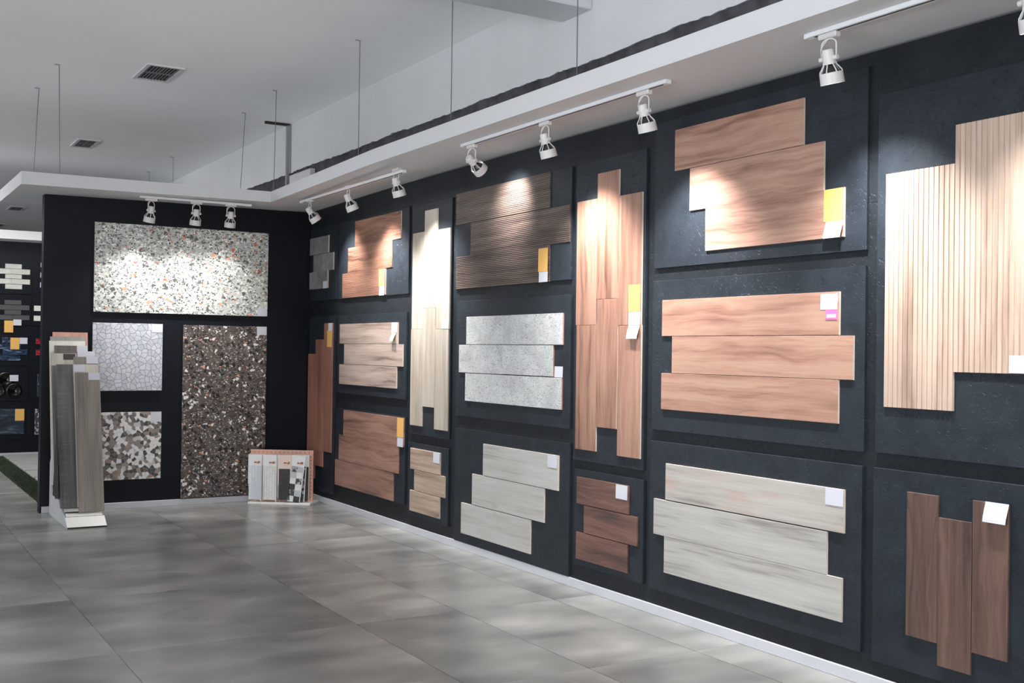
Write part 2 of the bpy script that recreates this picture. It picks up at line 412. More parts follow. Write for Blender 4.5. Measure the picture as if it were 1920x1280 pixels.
def floor_mat():
    t = NT('concrete_look_floor_tiles')
    tc = t.n('ShaderNodeTexCoord'); sep = t.n('ShaderNodeSeparateXYZ'); t.link(tc.outputs['Object'], sep.inputs[0])
    x, y = sep.outputs[0], sep.outputs[1]
    xl = [-3.76, -2.54, -1.32, -0.10, 1.125, 2.335, 2.95, 3.578]
    line = None; idx = None
    for c in xl:
        l = t.math('LESS_THAN', t.math('ABSOLUTE', t.math('SUBTRACT', x, c)), 0.0018)
        g = t.math('GREATER_THAN', x, c)
        line = l if line is None else t.math('MAXIMUM', line, l)
        idx = g if idx is None else t.math('ADD', idx, g)
    P = 1.255
    yy = t.math('DIVIDE', t.math('SUBTRACT', y, 4.19), P)
    fr = t.math('FRACT', yy)
    yl = t.math('LESS_THAN', t.math('ABSOLUTE', t.math('SUBTRACT', fr, 0.0014)), 0.0013)
    rowid = t.math('FLOOR', yy)
    cx = t.n('ShaderNodeCombineXYZ'); t.link(idx, cx.inputs[0]); t.link(rowid, cx.inputs[1])
    wn = t.n('ShaderNodeTexWhiteNoise'); wn.noise_dimensions = '2D'; t.link(cx.outputs[0], wn.inputs['Vector'])
    off = t.n('ShaderNodeVectorMath', operation='MULTIPLY_ADD'); t.link(wn.outputs['Color'], off.inputs[0]); off.inputs[1].default_value = (9, 9, 9)
    t.link(tc.outputs['Object'], off.inputs[2])
    mp = t.n('ShaderNodeMapping'); mp.inputs['Scale'].default_value = (1.0, 1.6, 1); t.link(off.outputs[0], mp.inputs['Vector'])
    n1 = t.noise(mp.outputs[0], 1.9, 2, 0.45, 0.2)
    n2 = t.noise(mp.outputs[0], 0.9, 2, 0.5)
    n3 = t.noise(mp.outputs[0], 40, 4, 0.7)
    f = t.math('MULTIPLY_ADD', n1, 0.65, t.math('MULTIPLY', n2, 0.35))
    f = t.math('ADD', f, 0.025)
    f = t.math('MULTIPLY_ADD', wn.outputs['Value'], 0.05, f)
    col = t.ramp(f, [(0.36, lin((110, 111, 110))), (0.56, lin((144, 144, 141))), (0.76, lin((178, 177, 173)))])
    col = t.mix(t.math('MULTIPLY', yl, 0.55), col, lin((70, 70, 70)))
    col = t.mix(t.math('MULTIPLY', line, 0.85), col, lin((44, 44, 44)))
    ro = t.math('MULTIPLY_ADD', n2, 0.08, 0.23)
    t.fin(col, ro, 0, 0.5)
    return t.m
M_FLOOR = floor_mat()

# ------------------------------------------------------------------ the setting
XW, YW = 3.88, 10.27
def struct(name, bm, m, label=None, cat=None, **k):
    o = mobj(name, bm, m, **k); o['kind'] = 'structure'
    if label: o['label'] = label
    if cat: o['category'] = cat
    return o
struct('floor', newbox(-6, 4.6, -5, 30, -0.1, 0), M_FLOOR, 'polished grey concrete-look tile floor', 'floor')
struct('ceiling', newbox(-6, 4.6, -5, 30, 3.8, 3.9), M_CEIL, 'grey-white painted ceiling', 'ceiling')
struct('wall_right', newbox(XW, 3.99, -5, YW+0.12, 0, 2.79), M_WALLOSB, 'long black display wall covered with tile sample boards', 'wall')
# raw concrete wall behind and above the display wall, with a white plaster band on its upper part
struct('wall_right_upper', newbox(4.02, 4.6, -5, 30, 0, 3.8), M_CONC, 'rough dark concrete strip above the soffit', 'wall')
bm = bmesh.new(); rnd = random.Random(3)
ys = [-5 + 0.035*i for i in range(1001)]
lo = []
a = 0.0; b = 0.0
for i, y in enumerate(ys):
    a = a*0.9 + rnd.uniform(-1, 1)*0.0025; b = b*0.4 + rnd.uniform(-1, 1)*0.005
    lo.append(3.285 + a + b)
pf = [(bm.verts.new((4.0, y, z)), bm.verts.new((4.0, y, 3.8)), bm.verts.new((4.021, y, z+0.004))) for y, z in zip(ys, lo)]
for i in range(len(pf)-1):
    p, q = pf[i], pf[i+1]
    bm.faces.new((p[0], q[0], q[1], p[1])); bm.faces.new((p[0], p[2], q[2], q[0]))
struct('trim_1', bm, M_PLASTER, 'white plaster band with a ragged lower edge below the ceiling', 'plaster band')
struct('trim_2', newbox(-6, 4.0, 5.74, 6.08, 3.60, 3.8), M_PLASTER, 'white ceiling cross beam running into the plaster band', 'beam', bevel=0.006)
struct('wall_back', newbox(1.46, XW, YW, YW+0.12, 0, 2.76), M_BLACK2, 'black partition wall at the end of the display wall', 'wall')
struct('wall_far', newbox(-6, 4.0, 15.62, 15.75, 0, 2.765), M_BLACK2, 'black wall of the far hall with small tile samples', 'wall')
struct('wall_left', newbox(-6.1, -6, -5, 30, 0, 3.8), M_PLASTER, 'side wall of the showroom', 'wall')
struct('wall_front', newbox(-6, 4.6, -5.1, -5, 0, 3.8), M_PLASTER, 'wall behind the photographer', 'wall')
struct('wall_far_end', newbox(-6, 4.6, 30, 30.1, 0, 3.8), M_PLASTER, 'end wall of the hall', 'wall')
# soffit: L-shaped hanging canopy, right arm along the display wall, back arm over the partition
bm = bmesh.new()
def quadbox(bm, P, bot, top):
    lo_ = [bm.verts.new((x, y, z)) for (x, y), z in zip(P, bot)]; hi_ = [bm.verts.new((x, y, z)) for (x, y), z in zip(P, top)]
    bm.faces.new(lo_); bm.faces.new(list(reversed(hi_)))
    for i in range(4):
        j = (i+1) % 4; bm.faces.new((lo_[i], hi_[i], hi_[j], lo_[j]))
# one L-shaped outline, bottom sags 5 cm towards the far left corner as in the photo
outl = [(3.29, -5, 2.80, 2.905), (3.29, 7.5, 2.80, 2.905), (3.28, 9.72, 2.757, 2.852), (1.205, 9.72, 2.737, 2.842), (1.195, 11.05, 2.737, 2.842), (3.99, 11.05, 2.757, 2.857), (3.99, 7.5, 2.80, 2.905), (3.99, -5, 2.80, 2.905)]
lo_ = [bm.verts.new((x, y, z)) for x, y, z, w in outl]; hi_ = [bm.verts.new((x, y, w)) for x, y, z, w in outl]
for q in ((0, 1, 6, 7), (1, 2, 5, 6), (2, 3, 4, 5)):
    bm.faces.new([lo_[i] for i in q]); bm.faces.new([hi_[i] for i in reversed(q)])
for i in range(8):
    j = (i+1) % 8; bm.faces.new((lo_[i], hi_[i], hi_[j], lo_[j]))
struct('trim_3', bm, M_WHITE, 'white hanging L-shaped soffit above the black display walls', 'soffit')
struct('trim_4', newbox(-2.0, 3.95, 15.22, 15.62, 2.765, 2.875), M_WHITE, 'white soffit over the far black wall', 'soffit')
struct('baseboard_right', newbox(3.866, XW, -5, 10.256, 0, 0.055), M_BASEB, 'low white baseboard along the display wall', 'baseboard', bevel=0.002)
struct('baseboard_back', newbox(1.475, XW, 10.256, YW, 0, 0.055), M_BASEB, 'low white baseboard under the partition', 'baseboard', bevel=0.002)
struct('baseboard_far', newbox(-6, 4.0, 15.606, 15.62, 0, 0.045), M_BASEB, 'white baseboard of the far wall', 'baseboard')

# ------------------------------------------------------------------ display panels on the right wall
RH = Matrix(((0, 0, -1, 0), (-1, 0, 0, 0), (0, 1, 0, 0), (0, 0, 0, 1)))   # local X -> -Y, Y -> Z, Z -> -X
RV = Matrix(((0, 0, -1, 0), (0, 1, 0, 0), (1, 0, 0, 0), (0, 0, 0, 1)))    # local X -> Z, Y -> Y, Z -> -X
RB = Matrix(((1, 0, 0, 0), (0, 0, -1, 0), (0, 1, 0, 0), (0, 0, 0, 1)))    # back walls: X -> X, Y -> Z, Z -> -Y
def slab_bm(L, Wd, T, ribs=None):
    """local X length, Y width, Z thickness from 0 to T; ribs = (n, depth, groove fraction)"""
    bm = bmesh.new()
    if not ribs:
        box(bm, -L/2, L/2, -Wd/2, Wd/2, 0, T)
        bmesh.ops.bevel(bm, geom=[e for e in bm.edges if all(v.co.z > T*0.5 for v in e.verts)], offset=min(0.0012, T*0.3), segments=1, affect='EDGES')
        return bm
    n, dep, gf = ribs; pts = [(-Wd/2, 0)]
    p = Wd/n
    for i in range(n):
        y0 = -Wd/2 + i*p
        g = p*gf/2
        pts += [(y0 + (0.0004 if i == 0 else 0), T-dep), (y0+g, T-dep), (y0+g+(p/2-g)*0.45, T-dep*0.12), (y0+p/2, T), (y0+p-g-(p/2-g)*0.45, T-dep*0.12), (y0+p-g, T-dep)] if gf > 0.25 else [(y0 + (0.0004 if i == 0 else 0), T-dep), (y0+g*0.6, T-dep), (y0+g, T), (y0+p-g, T), (y0+p-g*0.6, T-dep)]
    pts += [(Wd/2, T-dep), (Wd/2, 0)]
    prism(bm, pts, -L/2, L/2, lambda q, a: (a, q[0], q[1]))
    return bm
def tag_bm(w, h, curl=0.0, notch=False):
    bm = bmesh.new(); n = 7; t = 0.0006
    rows = []
    for i in range(n+1):
        f = i/n; y = h/2 - h*f
        z = curl*math.sin(f*math.pi*0.8)**2 + (curl*1.2*max(0, f-0.6)/0.4)
        rows.append([bm.verts.new((-w/2, y, z)), bm.verts.new((w/2, y, z + (curl*0.3*f))), bm.verts.new((w/2, y, z+t + (curl*0.3*f))), bm.verts.new((-w/2, y, z+t))])
    for a, b in zip(rows[:-1], rows[1:]):
        for k in range(4): bm.faces.new((a[k], b[k], b[(k+1) % 4], a[(k+1) % 4]))
    bm.faces.new(rows[0]); bm.faces.new(list(reversed(rows[-1])))
    return bm
TAGM = {'w': ('price_tag', M_PAPER), 'c': ('price_tag', M_PAPER), 'y': ('yellow_tag', M_YEL), 'p': ('pink_tag', M_PINK), 'g': ('green_tag', M_GREEN)}
PANELS = {
 '1a': ((10.371, 9.56, 1.898, 2.59),
   [(10.272, 9.766, 2.34, 2.502), (10.145, 9.639, 2.173, 2.336), (10.281, 9.776, 2.011, 2.175)],
   [('w', 9.883, 9.781, 2.008, 2.075)]),
 '1b': ((10.312, 9.593, 0.107, 1.75),
   [(10.247, 10.046, 0.207, 1.392), (10.051, 9.839, 0.336, 1.53), (9.841, 9.635, 0.486, 1.682)],
   [('w', 9.733, 9.64, 1.609, 1.681), ('y', 9.761, 9.643, 1.459, 1.613)]),
 '2a': ((9.532, 8.061, 1.893, 2.592),
   [(9.142, 8.196, 2.344, 2.572), (9.294, 8.357, 2.12, 2.345), (9.418, 8.486, 1.9, 2.121)],
   [('y', 8.61, 8.494, 1.975, 2.118), ('w', 8.601, 8.496, 1.897, 1.972)]),
 '2b': ((9.533, 8.082, 1.044, 1.745),
   [(9.459, 8.226, 1.49, 1.667), (9.35, 8.128, 1.308, 1.488), (9.458, 8.241, 1.127, 1.305)],
   [('w', 8.344, 8.231, 1.584, 1.666), ('g', 8.333, 8.256, 1.514, 1.582)]),
 '2c': ((9.555, 8.084, 0.204, 0.907),
   [(9.343, 8.088, 0.666, 0.898), (9.442, 8.182, 0.441, 0.67), (9.525, 8.274, 0.21, 0.439)],
   [('y', 8.209, 8.088, 0.74, 0.895), ('w', 8.202, 8.093, 0.663, 0.737)]),
 '3a': ((8.003, 7.327, 0.782, 2.582),
   [(7.969, 7.761, 1.609, 2.365), (7.977, 7.769, 0.851, 1.609), (7.761, 7.545, 1.768, 2.525), (7.766, 7.559, 1.007, 1.768), (7.55, 7.333, 1.604, 2.359), (7.558, 7.343, 0.844, 1.604)],
   [('w', 7.446, 7.342, 1.606, 1.681)]),
 '3b': ((8.017, 7.333, 0.136, 0.713),
   [(7.96, 7.448, 0.507, 0.672), (7.886, 7.37, 0.344, 0.504), (7.963, 7.449, 0.178, 0.341)],
   [('w', 7.557, 7.452, 0.592, 0.671)]),
 '4a': ((7.272, 5.742, 1.896, 2.6),
   [(7.248, 5.976, 2.365, 2.596), (7.022, 5.748, 2.129, 2.362), (7.237, 5.974, 1.893, 2.131)],
   [('y', 6.101, 5.989, 1.961, 2.111), ('w', 6.092, 5.988, 1.893, 1.96)]),
 '4b': ((7.235, 5.735, 0.968, 1.805),
   [(7.065, 6.438, 1.49, 1.689), (6.438, 5.806, 1.49, 1.69), (7.172, 6.548, 1.286, 1.487), (6.548, 5.914, 1.288, 1.487), (7.072, 6.444, 1.083, 1.282), (6.444, 5.812, 1.083, 1.283)],
   [('w', 5.907, 5.813, 1.285, 1.354)]),
 '4c': ((7.232, 5.728, 0.057, 0.879),
   [(6.796, 5.838, 0.573, 0.795), (6.949, 5.997, 0.351, 0.57), (7.108, 6.158, 0.125, 0.347)],
   [('w', 5.959, 5.849, 0.713, 0.79)]),
 '5a': ((5.69, 4.991, 0.785, 2.602),
   [(5.663, 5.45, 1.61, 2.367), (5.655, 5.438, 0.854, 1.61), (5.45, 5.234, 1.762, 2.515), (5.44, 5.23, 1.001, 1.762), (5.23, 5.012, 1.604, 2.358), (5.224, 5.007, 0.848, 1.604)],
   [('y', 5.128, 5.019, 1.682, 1.835), ('w', 5.125, 5.017, 1.604, 1.681), ('c', 5.124, 5.02, 1.526, 1.603)]),
 '5b': ((5.668, 4.983, 0.149, 0.732),
   [(5.631, 5.105, 0.523, 0.687), (5.551, 5.023, 0.354, 0.519), (5.631, 5.111, 0.187, 0.351)],
   [('w', 5.226, 5.115, 0.603, 0.685)]),
 '6a': ((4.91, 3.41, 1.916, 2.726),
   [(4.73, 3.783, 2.436, 2.659), (4.603, 3.654, 2.206, 2.434), (4.474, 3.531, 1.983, 2.208)],
   [('y', 3.65, 3.54, 2.059, 2.206), ('c', 3.637, 3.532, 1.981, 2.058)]),
 '6b': ((4.916, 3.413, 1.023, 1.846),
   [(4.823, 3.552, 1.54, 1.738), (4.735, 3.468, 1.339, 1.538), (4.823, 3.553, 1.139, 1.338)],
   [('w', 3.663, 3.562, 1.657, 1.729), ('p', 3.631, 3.562, 1.611, 1.656)]),
 '6c': ((4.926, 3.42, 0.141, 0.961),
   [(4.776, 3.511, 0.65, 0.847), (4.876, 3.611, 0.449, 0.645), (4.782, 3.52, 0.251, 0.449)],
   [('w', 3.621, 3.515, 0.769, 0.846)]),
 '7a': ((3.35, 2.643, 1.028, 2.589),
   [(3.299, 2.947, 1.229, 2.234), (2.949, 2.6, 1.387, 2.39)],
   [('w', 2.693, 2.6, 1.39, 1.457)]),
 '7b': ((3.356, 2.629, 0.122, 0.962),
   [(3.169, 3.011, 0.275, 0.879), (3.011, 2.852, 0.186, 0.792), (2.85, 2.69, 0.277, 0.882)],
   [('c', 2.791, 2.688, 0.806, 0.884)]),
}

INFO = {
 '1a': ('h', S_1A, None, 'small black board with three staggered clouded grey marble tiles in the upper corner'),
 '1b': ('v', W_1B, None, 'tall narrow black board with three stepped orange-brown planks beside the corner'),
 '2a': ('h', W_2A, (20, 0.0042, 0.28), 'black board with three stepped ribbed salmon oak planks and a strong lamp glare'),
 '2b': ('h', W_2B, None, 'black board with three staggered greige planks, pale green tag curling below the white one'),
 '2c': ('h', W_2C, None, 'black board with three stepped reddish brown planks and yellow tag, lowest of its column'),
 '3a': ('v', W_3A, None, 'tall black board with pale ash planks in three offset columns'),
 '3b': ('h', W_3B, None, 'small low black board with three short beige oak planks under the pale ash boards'),
 '4a': ('h', W_4A, (19, 0.0050, 0.28), 'black board with three ribbed dark walnut planks and yellow tag'),
 '4b': ('h', S_4B, None, 'black board with six pitted light grey travertine tiles in three rows'),
 '4c': ('h', W_4C, None, 'low black board with three pale grey oak planks stepping down to the left'),
 '5a': ('v', W_5A, None, 'tall black board with striped walnut planks in three columns and yellow tag'),
 '5b': ('h', W_5B, None, 'small low black board with three short cherry brown planks'),
 '6a': ('h', W_6A, None, 'large upper black board with three rosy oak planks stepping right and a yellow tag'),
 '6b': ('h', W_6B, None, 'large middle black board with three salmon elm planks and a pink tag'),
 '6c': ('h', W_6C, None, 'large low black board with three weathered whitish planks'),
 '7a': ('v', W_7A, (14, 0.0035, 0.24), 'tall black board at the right with wide fluted light oak slabs'),
 '7b': ('v', W_7B, None, 'low black board at the right with three upright smoked brown planks'),
}
TB, TT = 0.016, 0.011
for key, (bd, tiles, tags) in PANELS.items():
    mode, mat, ribs, label = INFO[key]
    y1, y0, z0, z1 = bd
    y1 = min(y1, 10.252)
    if key == '7a': y0 = 2.47
    if key == '7b': y0 = 2.47
    root = empty('display_panel', (XW, (y0+y1)/2, z0), label, 'display panel', 'tile sample panels on the black wall')
    bm = slab_bm(y1-y0, z1-z0, TB-0.0005)
    mobj('backing_board', bm, M_OSB, root, Matrix.Translation((XW-0.0005, (y0+y1)/2, (z0+z1)/2)) @ RH)
    for ti, (a1, a0, b0, b1) in enumerate(tiles):
        a1 = min(a1, 10.246)
        g = 0.0006
        a1 -= g; a0 += g; b0 += g; b1 -= g
        c = Matrix.Translation((XW-TB, (a0+a1)/2, (b0+b1)/2))
        m = mat
        if key == '6c' and ti == 0: m = W_6CP
        rb = ribs
        if mode == 'h': tb = slab_bm(a1-a0, b1-b0, TT, rb); MM = c @ RH
        else: tb = slab_bm(b1-b0, a1-a0, TT, rb); MM = c @ RV
        nm = 'tile' if key in ('1a', '4b') else 'plank'
        o = mobj(nm, tb, [m, m if key in ('1b', '5b', '7b', '2c') else m if key == '4a' else M_CLAYR if key == '4b' else M_CLAY], root, MM)
        for p in o.data.polygons:
            if abs(p.normal.z) < 0.3 and (not ribs or abs(p.normal.x) > 0.9): p.material_index = 1
    for tg in tags:
        kind, a1, a0, b0, b1 = tg
        nm, m = TAGM[kind]
        curl = {'c': 0.012, 'g': 0.015}.get(kind, 0.0007)
        lift = TT + 0.0002 + (0.0006 if kind == 'p' else 0)
        if key == '4b': lift = 0.0010
        MM = Matrix.Translation((XW-TB-lift, (a0+a1)/2, (b0+b1)/2)) @ RH
        o = mobj(nm, tag_bm(a1-a0, b1-b0, curl), m, root, MM)
        o['label'] = {'w': 'white paper tag', 'c': 'curled white paper tag', 'y': 'yellow paper tag', 'p': 'pink paper tag', 'g': 'small pale green tag curling outwards'}[kind]
        if kind == 'p':
            mobj('tag_field', tag_bm((a1-a0)*0.8, (b1-b0)*0.36, 0.0), M_PAPER, o, Matrix.Translation((XW-TB-lift-0.0021, (a0+a1)/2, b0+(b1-b0)*0.36)) @ RH)['label'] = 'white field of the pink tag'

# ------------------------------------------------------------------ slabs on the back partition
def slab(name, label, cat, x0, x1, z0, z1, mat, tag=None, rows=1):
    root = empty(name, ((x0+x1)/2, YW, z0), label, cat, 'stone-look slabs on the partition')
    h = (z1-z0)/rows
    for i in range(rows):
        mobj('slab', slab_bm(x1-x0, h-0.0012, 0.012), [mat, M_CLAY], root, Matrix.Translation(((x0+x1)/2, YW-0.012, z0+h*(i+0.5))) @ RB)
    mobj('backing_frame', newbox(x0+0.01, x1-0.01, YW-0.0118, YW-0.0002, z0+0.01, z1-0.01), M_BLACK2, root)
    if tag:
        a, b, c, d = tag
        mobj('price_tag', tag_bm(b-a, d-c, 0.0005), M_PAPER, root, Matrix.Translation(((a+b)/2, YW-0.0243, (c+d)/2)) @ RB)
slab('terrazzo_slab', 'large pale terrazzo slab lying crosswise under the three back spotlights', 'terrazzo slab', 1.871, 3.44, 1.74, 2.529, T_LIGHT, (3.343, 3.436, 1.743, 1.821))
slab('mosaic_slab', 'square white crazy-paving mosaic slab above the brown one', 'mosaic slab', 1.867, 2.469, 1.046, 1.646, X_WHITE, (2.371, 2.468, 1.569, 1.645))
slab('mosaic_slab', 'square brown and white broken mosaic slab low on the partition', 'mosaic slab', 1.866, 2.470, 0.256, 0.856, X_BROWN, (2.375, 2.468, 0.765, 0.855))
slab('terrazzo_slab', 'tall dark brown terrazzo slab standing at the baseboard', 'terrazzo slab', 2.653, 3.437, 0.062, 1.643, T_DARK, (3.341, 3.435, 1.564, 1.643), rows=2)

# ------------------------------------------------------------------ ceiling: wires, vents, conduit
def wire(top, bot, label, r=0.003, grp='soffit suspension wires'):
    root = empty('suspension_wire', bot, label, 'suspension wire', grp)
    bm = bmesh.new(); tube(bm, [top, bot], r, 6); mobj('wire', bm, M_WIRE, root)
    bm = bmesh.new(); x, y, z = top
    box(bm, x-0.035, x+0.006, y-0.004, y+0.004, z-0.006, z); mobj('ceiling_clip', bm, M_CONDUIT, root)
wires = [((3.34, 7.88), (3.34, 7.88), 2.915, 'thin wire hanging above the second track, with its ceiling clip in view'),
         ((3.34, 6.37), (3.34, 6.37), 2.92, 'thin wire crossing the plaster band above the third track'),
         ((3.34, 4.93), (3.34, 4.93), 2.92, 'thin wire crossing the beam end, nearest the camera'),
         ((3.36, 9.85), (3.33, 9.80), 2.85, 'thin wire above the inner corner of the soffit, left of the conduit'),
         ((3.423, 10.97), (3.37, 10.95), 2.86, 'thin wire left of the inner soffit corner, at its rear edge'),
         ((1.515, 9.98), (1.53, 9.95), 2.842, 'long thin wire above the left part of the soffit'),
         ((1.50, 11.0), (1.445, 10.9), 2.842, 'slanting thin wire nearest the left end of the soffit')]
for t, b, zb, lb in wires: wire((t[0], t[1], 3.8), (b[0], b[1], zb), lb)
for (x, y), lb in (((3.479, 14.045), 'short wire seen far behind the soffit'), ((3.512, 15.445), 'shortest wire, farthest behind the soffit')):
    wire((x, y, 3.8), (x, y, 2.876 if y > 15.2 else 2.0), lb, 0.0025)
def vent(x0, x1, y0, y1, label):
    root = empty('ceiling_vent', ((x0+x1)/2, (y0+y1)/2, 3.8), label, 'air vent', 'air vents in the ceiling')
    z1 = 3.7995
    bm = bmesh.new(); w = 0.032
    for a in ((x0, x0+w, y0, y1), (x1-w, x1, y0, y1), (x0+w, x1-w, y0, y0+w), (x0+w, x1-w, y1-w, y1)): box(bm, *a, z1-0.012, z1)
    mobj('vent_frame', bm, M_VENT, root)
    mobj('vent_backing', newbox(x0+w, x1-w, y0+w, y1-w, z1-0.002, z1), M_VENTD, root)
    xi0, xi1, yi0, yi1 = x0+w, x1-w, y0+w, y1-w
    for k in range(9):
        x = xi0 + (xi1-xi0)*(k+0.5)/9
        th = 0.003 if k != 4 else 0.008
        mobj('slat', newbox(x-th, x+th, yi0, yi1, z1-0.010, z1-0.002), M_SLAT, root)
    ym = (yi0+yi1)/2
    mobj('cross_bar', newbox(xi0, xi1, ym-0.012, ym+0.012, z1-0.0115, z1-0.002), M_SLAT, root)
vent(2.13, 2.44, 9.50, 10.08, 'large slatted white-framed vent in the ceiling, nearest')
vent(2.255, 2.50, 13.42, 13.97, 'second slatted ceiling vent, above the hanging soffit')
vent(2.40, 2.65, 20.7, 21.28, 'small distant ceiling vent seen below the soffit end')
vent(2.50, 2.70, 23.85, 24.42, 'farthest ceiling vent at the left picture edge')
root = empty('conduit', (3.965, 11.25, 2.9), 'grey vertical conduit running from the ceiling down the plaster band', 'conduit')
mobj('pipe', newbox(3.952, 3.986, 11.232, 11.268, 2.0, 3.78), M_CONDUIT, root, bevel=0.004)
mobj('ceiling_stub', newbox(3.72, 3.986, 11.235, 11.265, 3.775, 3.799), M_EDGE, root)
bm = newbox(3.955, 4.015, 10.55, 11.15, 3.08, 3.24); o = mobj('junction_box', bm, M_GREYP, None, bevel=0.006)
setp(o, 'light grey box on the dark strip right of the conduit', 'junction box')

# ------------------------------------------------------------------ track lights
def track(pts, z, label, axis):
    """rail along axis from a to b hanging under the soffit"""
    (xa, ya), (xb, yb) = pts
    root = empty('track_rail', ((xa+xb)/2, (ya+yb)/2, z), label, 'lighting track', 'white lighting tracks under the soffit')
    L = math.hypot(xb-xa, yb-ya); ang = math.atan2(yb-ya, xb-xa)
    MM = Matrix.Translation(((xa+xb)/2, (ya+yb)/2, z)) @ Matrix.Rotation(ang, 4, 'Z')
    bm = bmesh.new()
    box(bm, -L/2, L/2, -0.018, -0.006, -0.02, -0.0005); box(bm, -L/2, L/2, 0.006, 0.018, -0.02, -0.0005); box(bm, -L/2, L/2, -0.006, 0.006, -0.006, -0.0005)
    mobj('rail', bm, M_TRACK, root, MM)
    mobj('slot', newbox(-L/2+0.02, L/2-0.02, -0.0055, 0.0055, -0.0202, -0.0065), M_SLOT, root, MM)
    for s in (-1, 1):
        mobj('end_cap', newbox(min(s*L/2, s*(L/2+0.025)), max(s*L/2, s*(L/2+0.025)), -0.019, 0.019, -0.021, -0.0005), M_TRACK, root, MM, bevel=0.002)
def sof_z(x, y):
    if y <= 7.5: return 2.80
    if y <= 9.72: return 2.80 - 0.043*(y-7.5)/2.22
    return 2.737 + 0.02*(x-1.2)/2.08
EM = bpy.data.materials.new('lit_lamp_face'); EM.use_nodes = True
_b = EM.node_tree.nodes['Principled BSDF']; _b.inputs['Emission Color'].default_value = (1, 0.98, 0.94, 1); _b.inputs['Emission Strength'].default_value = 30.0
def spot(x, y, tgt, label, power, along='y', size=82, zoff=0.0):
    zt = sof_z(x, y) - 0.0205 - zoff
    root = empty('track_spotlight', (x, y, zt), label, 'spotlight', 'white track spotlights')
    piv = Vector((x, y, zt-0.106))
    d = (Vector(tgt)-piv).normalized()
    ax = Matrix.Rotation(0, 4, 'Z')
    # adapter on the rail
    bm = bmesh.new()
    if along == 'y': box(bm, x-0.017, x+0.017, y-0.05, y+0.05, zt-0.024, zt-0.0005)
    else: box(bm, x-0.05, x+0.05, y-0.017, y+0.017, zt-0.024, zt-0.0005)
    mobj('adapter', bm, M_LAMP, root, bevel=0.005)
    # yoke in the plane perpendicular to the tilt
    hz = Vector((d.x, d.y, 0)).normalized(); side = Vector((-hz.y, hz.x, 0))
    bm = bmesh.new(); R = 0.036; pts = []
    for k in range(13):
        a = math.pi*k/12
        pts.append(Vector((x, y, zt-0.050)) + side*(R*math.cos(a)) + Vector((0, 0, 0.026*math.sin(a))))
    pts = [piv + side*R] + pts + [piv - side*R]
    tube(bm, pts, 0.0036, 8); mobj('yoke', bm, M_LAMP, root, smooth=True)
    for s in (-1, 1):
        bm = bmesh.new(); tube(bm, [piv + side*(s*0.024), piv + side*(s*0.044)], 0.010, 14); mobj('pivot_knob', bm, M_LAMP, root)
    # cord from the adapter into the neck
    bm = bmesh.new(); nb = piv - d*0.038
    st = Vector((x, y, zt-0.022)); c1 = st + side*0.05 + Vector((0, 0, -0.03)); c2 = piv + side*0.045 - hz*0.015
    pts = []
    for k in range(11):
        t_ = k/10; pts.append(((1-t_)**3)*st + 3*((1-t_)**2)*t_*c1 + 3*(1-t_)*t_*t_*c2 + (t_**3)*(nb+d*0.006))
    tube(bm, pts, 0.0024, 6); mobj('cord', bm, M_LAMP, root, smooth=True)
    MM = Matrix.Translation(piv) @ d.to_track_quat('Z', 'Y').to_matrix().to_4x4() @ Matrix.Scale(0.93, 4)
    bm = bmesh.new(); lathe(bm, [(0, -0.040), (0.022, -0.040), (0.026, -0.036), (0.028, 0.0), (0.027, 0.026), (0.0, 0.026)], 24)
    mobj('neck', bm, M_LAMP, root, MM, smooth=False)
    bm = bmesh.new()
    for k in range(7):
        a = 2*math.pi*k/7
        c, s = math.cos(a), math.sin(a)
        tube(bm, [(0.026*c, 0.026*s, 0.015), (0.029*c, 0.029*s, 0.028), (0.0485*c, 0.0485*s, 0.056), (0.0495*c, 0.0495*s, 0.066)], 0.0030, 6)
    mobj('cage', bm, M_LAMP, root, MM)
    bm = bmesh.new(); lathe(bm, [(0.0485, 0.062), (0.0515, 0.062), (0.0535, 0.112), (0.0505, 0.112)], 36, close=True)
    mobj('hood_ring', bm, M_LAMP, root, MM, smooth=False)
    bm = bmesh.new(); lathe(bm, [(0.014, 0.020), (0.020, 0.032), (0.034, 0.052), (0.042, 0.064), (0.043, 0.072), (0.040, 0.075)], 28)
    mobj('bulb', bm, M_LAMPD, root, MM, smooth=True)
    bm = bmesh.new(); lathe(bm, [(0.0395, 0.0745), (0.0, 0.076)], 28)
    mobj('bulb_face', bm, EM, root, MM)
    l = bpy.data.lights.new('spot_beam', 'SPOT'); l.energy = power; l.color = (1.0, 0.985, 0.97)
    l.spot_size = math.radians(size); l.spot_blend = 1.0; l.shadow_soft_size = 0.028
    lo = bpy.data.objects.new('spot_beam', l); COL.objects.link(lo)
    lo.parent = root
    p = piv + d*0.080
    q = d.to_track_quat('-Z', 'Y')
    lo.location = p - root.location; lo.rotation_euler = q.to_euler()
track([(2.20, 9.90), (3.13, 9.90)], 2.745, 'short lighting track in front of the partition', 'x')
track([(3.47, 7.36), (3.47, 9.42)], 2.752, 'lighting track with three lamps nearest the corner', 'y')
track([(3.47, 4.34), (3.47, 6.42)], 2.7998, 'middle lighting track with three lamps above the walnut boards', 'y')
track([(3.47, 1.30), (3.47, 3.37)], 2.7998, 'near lighting track cut off by the top edge of the picture', 'y')
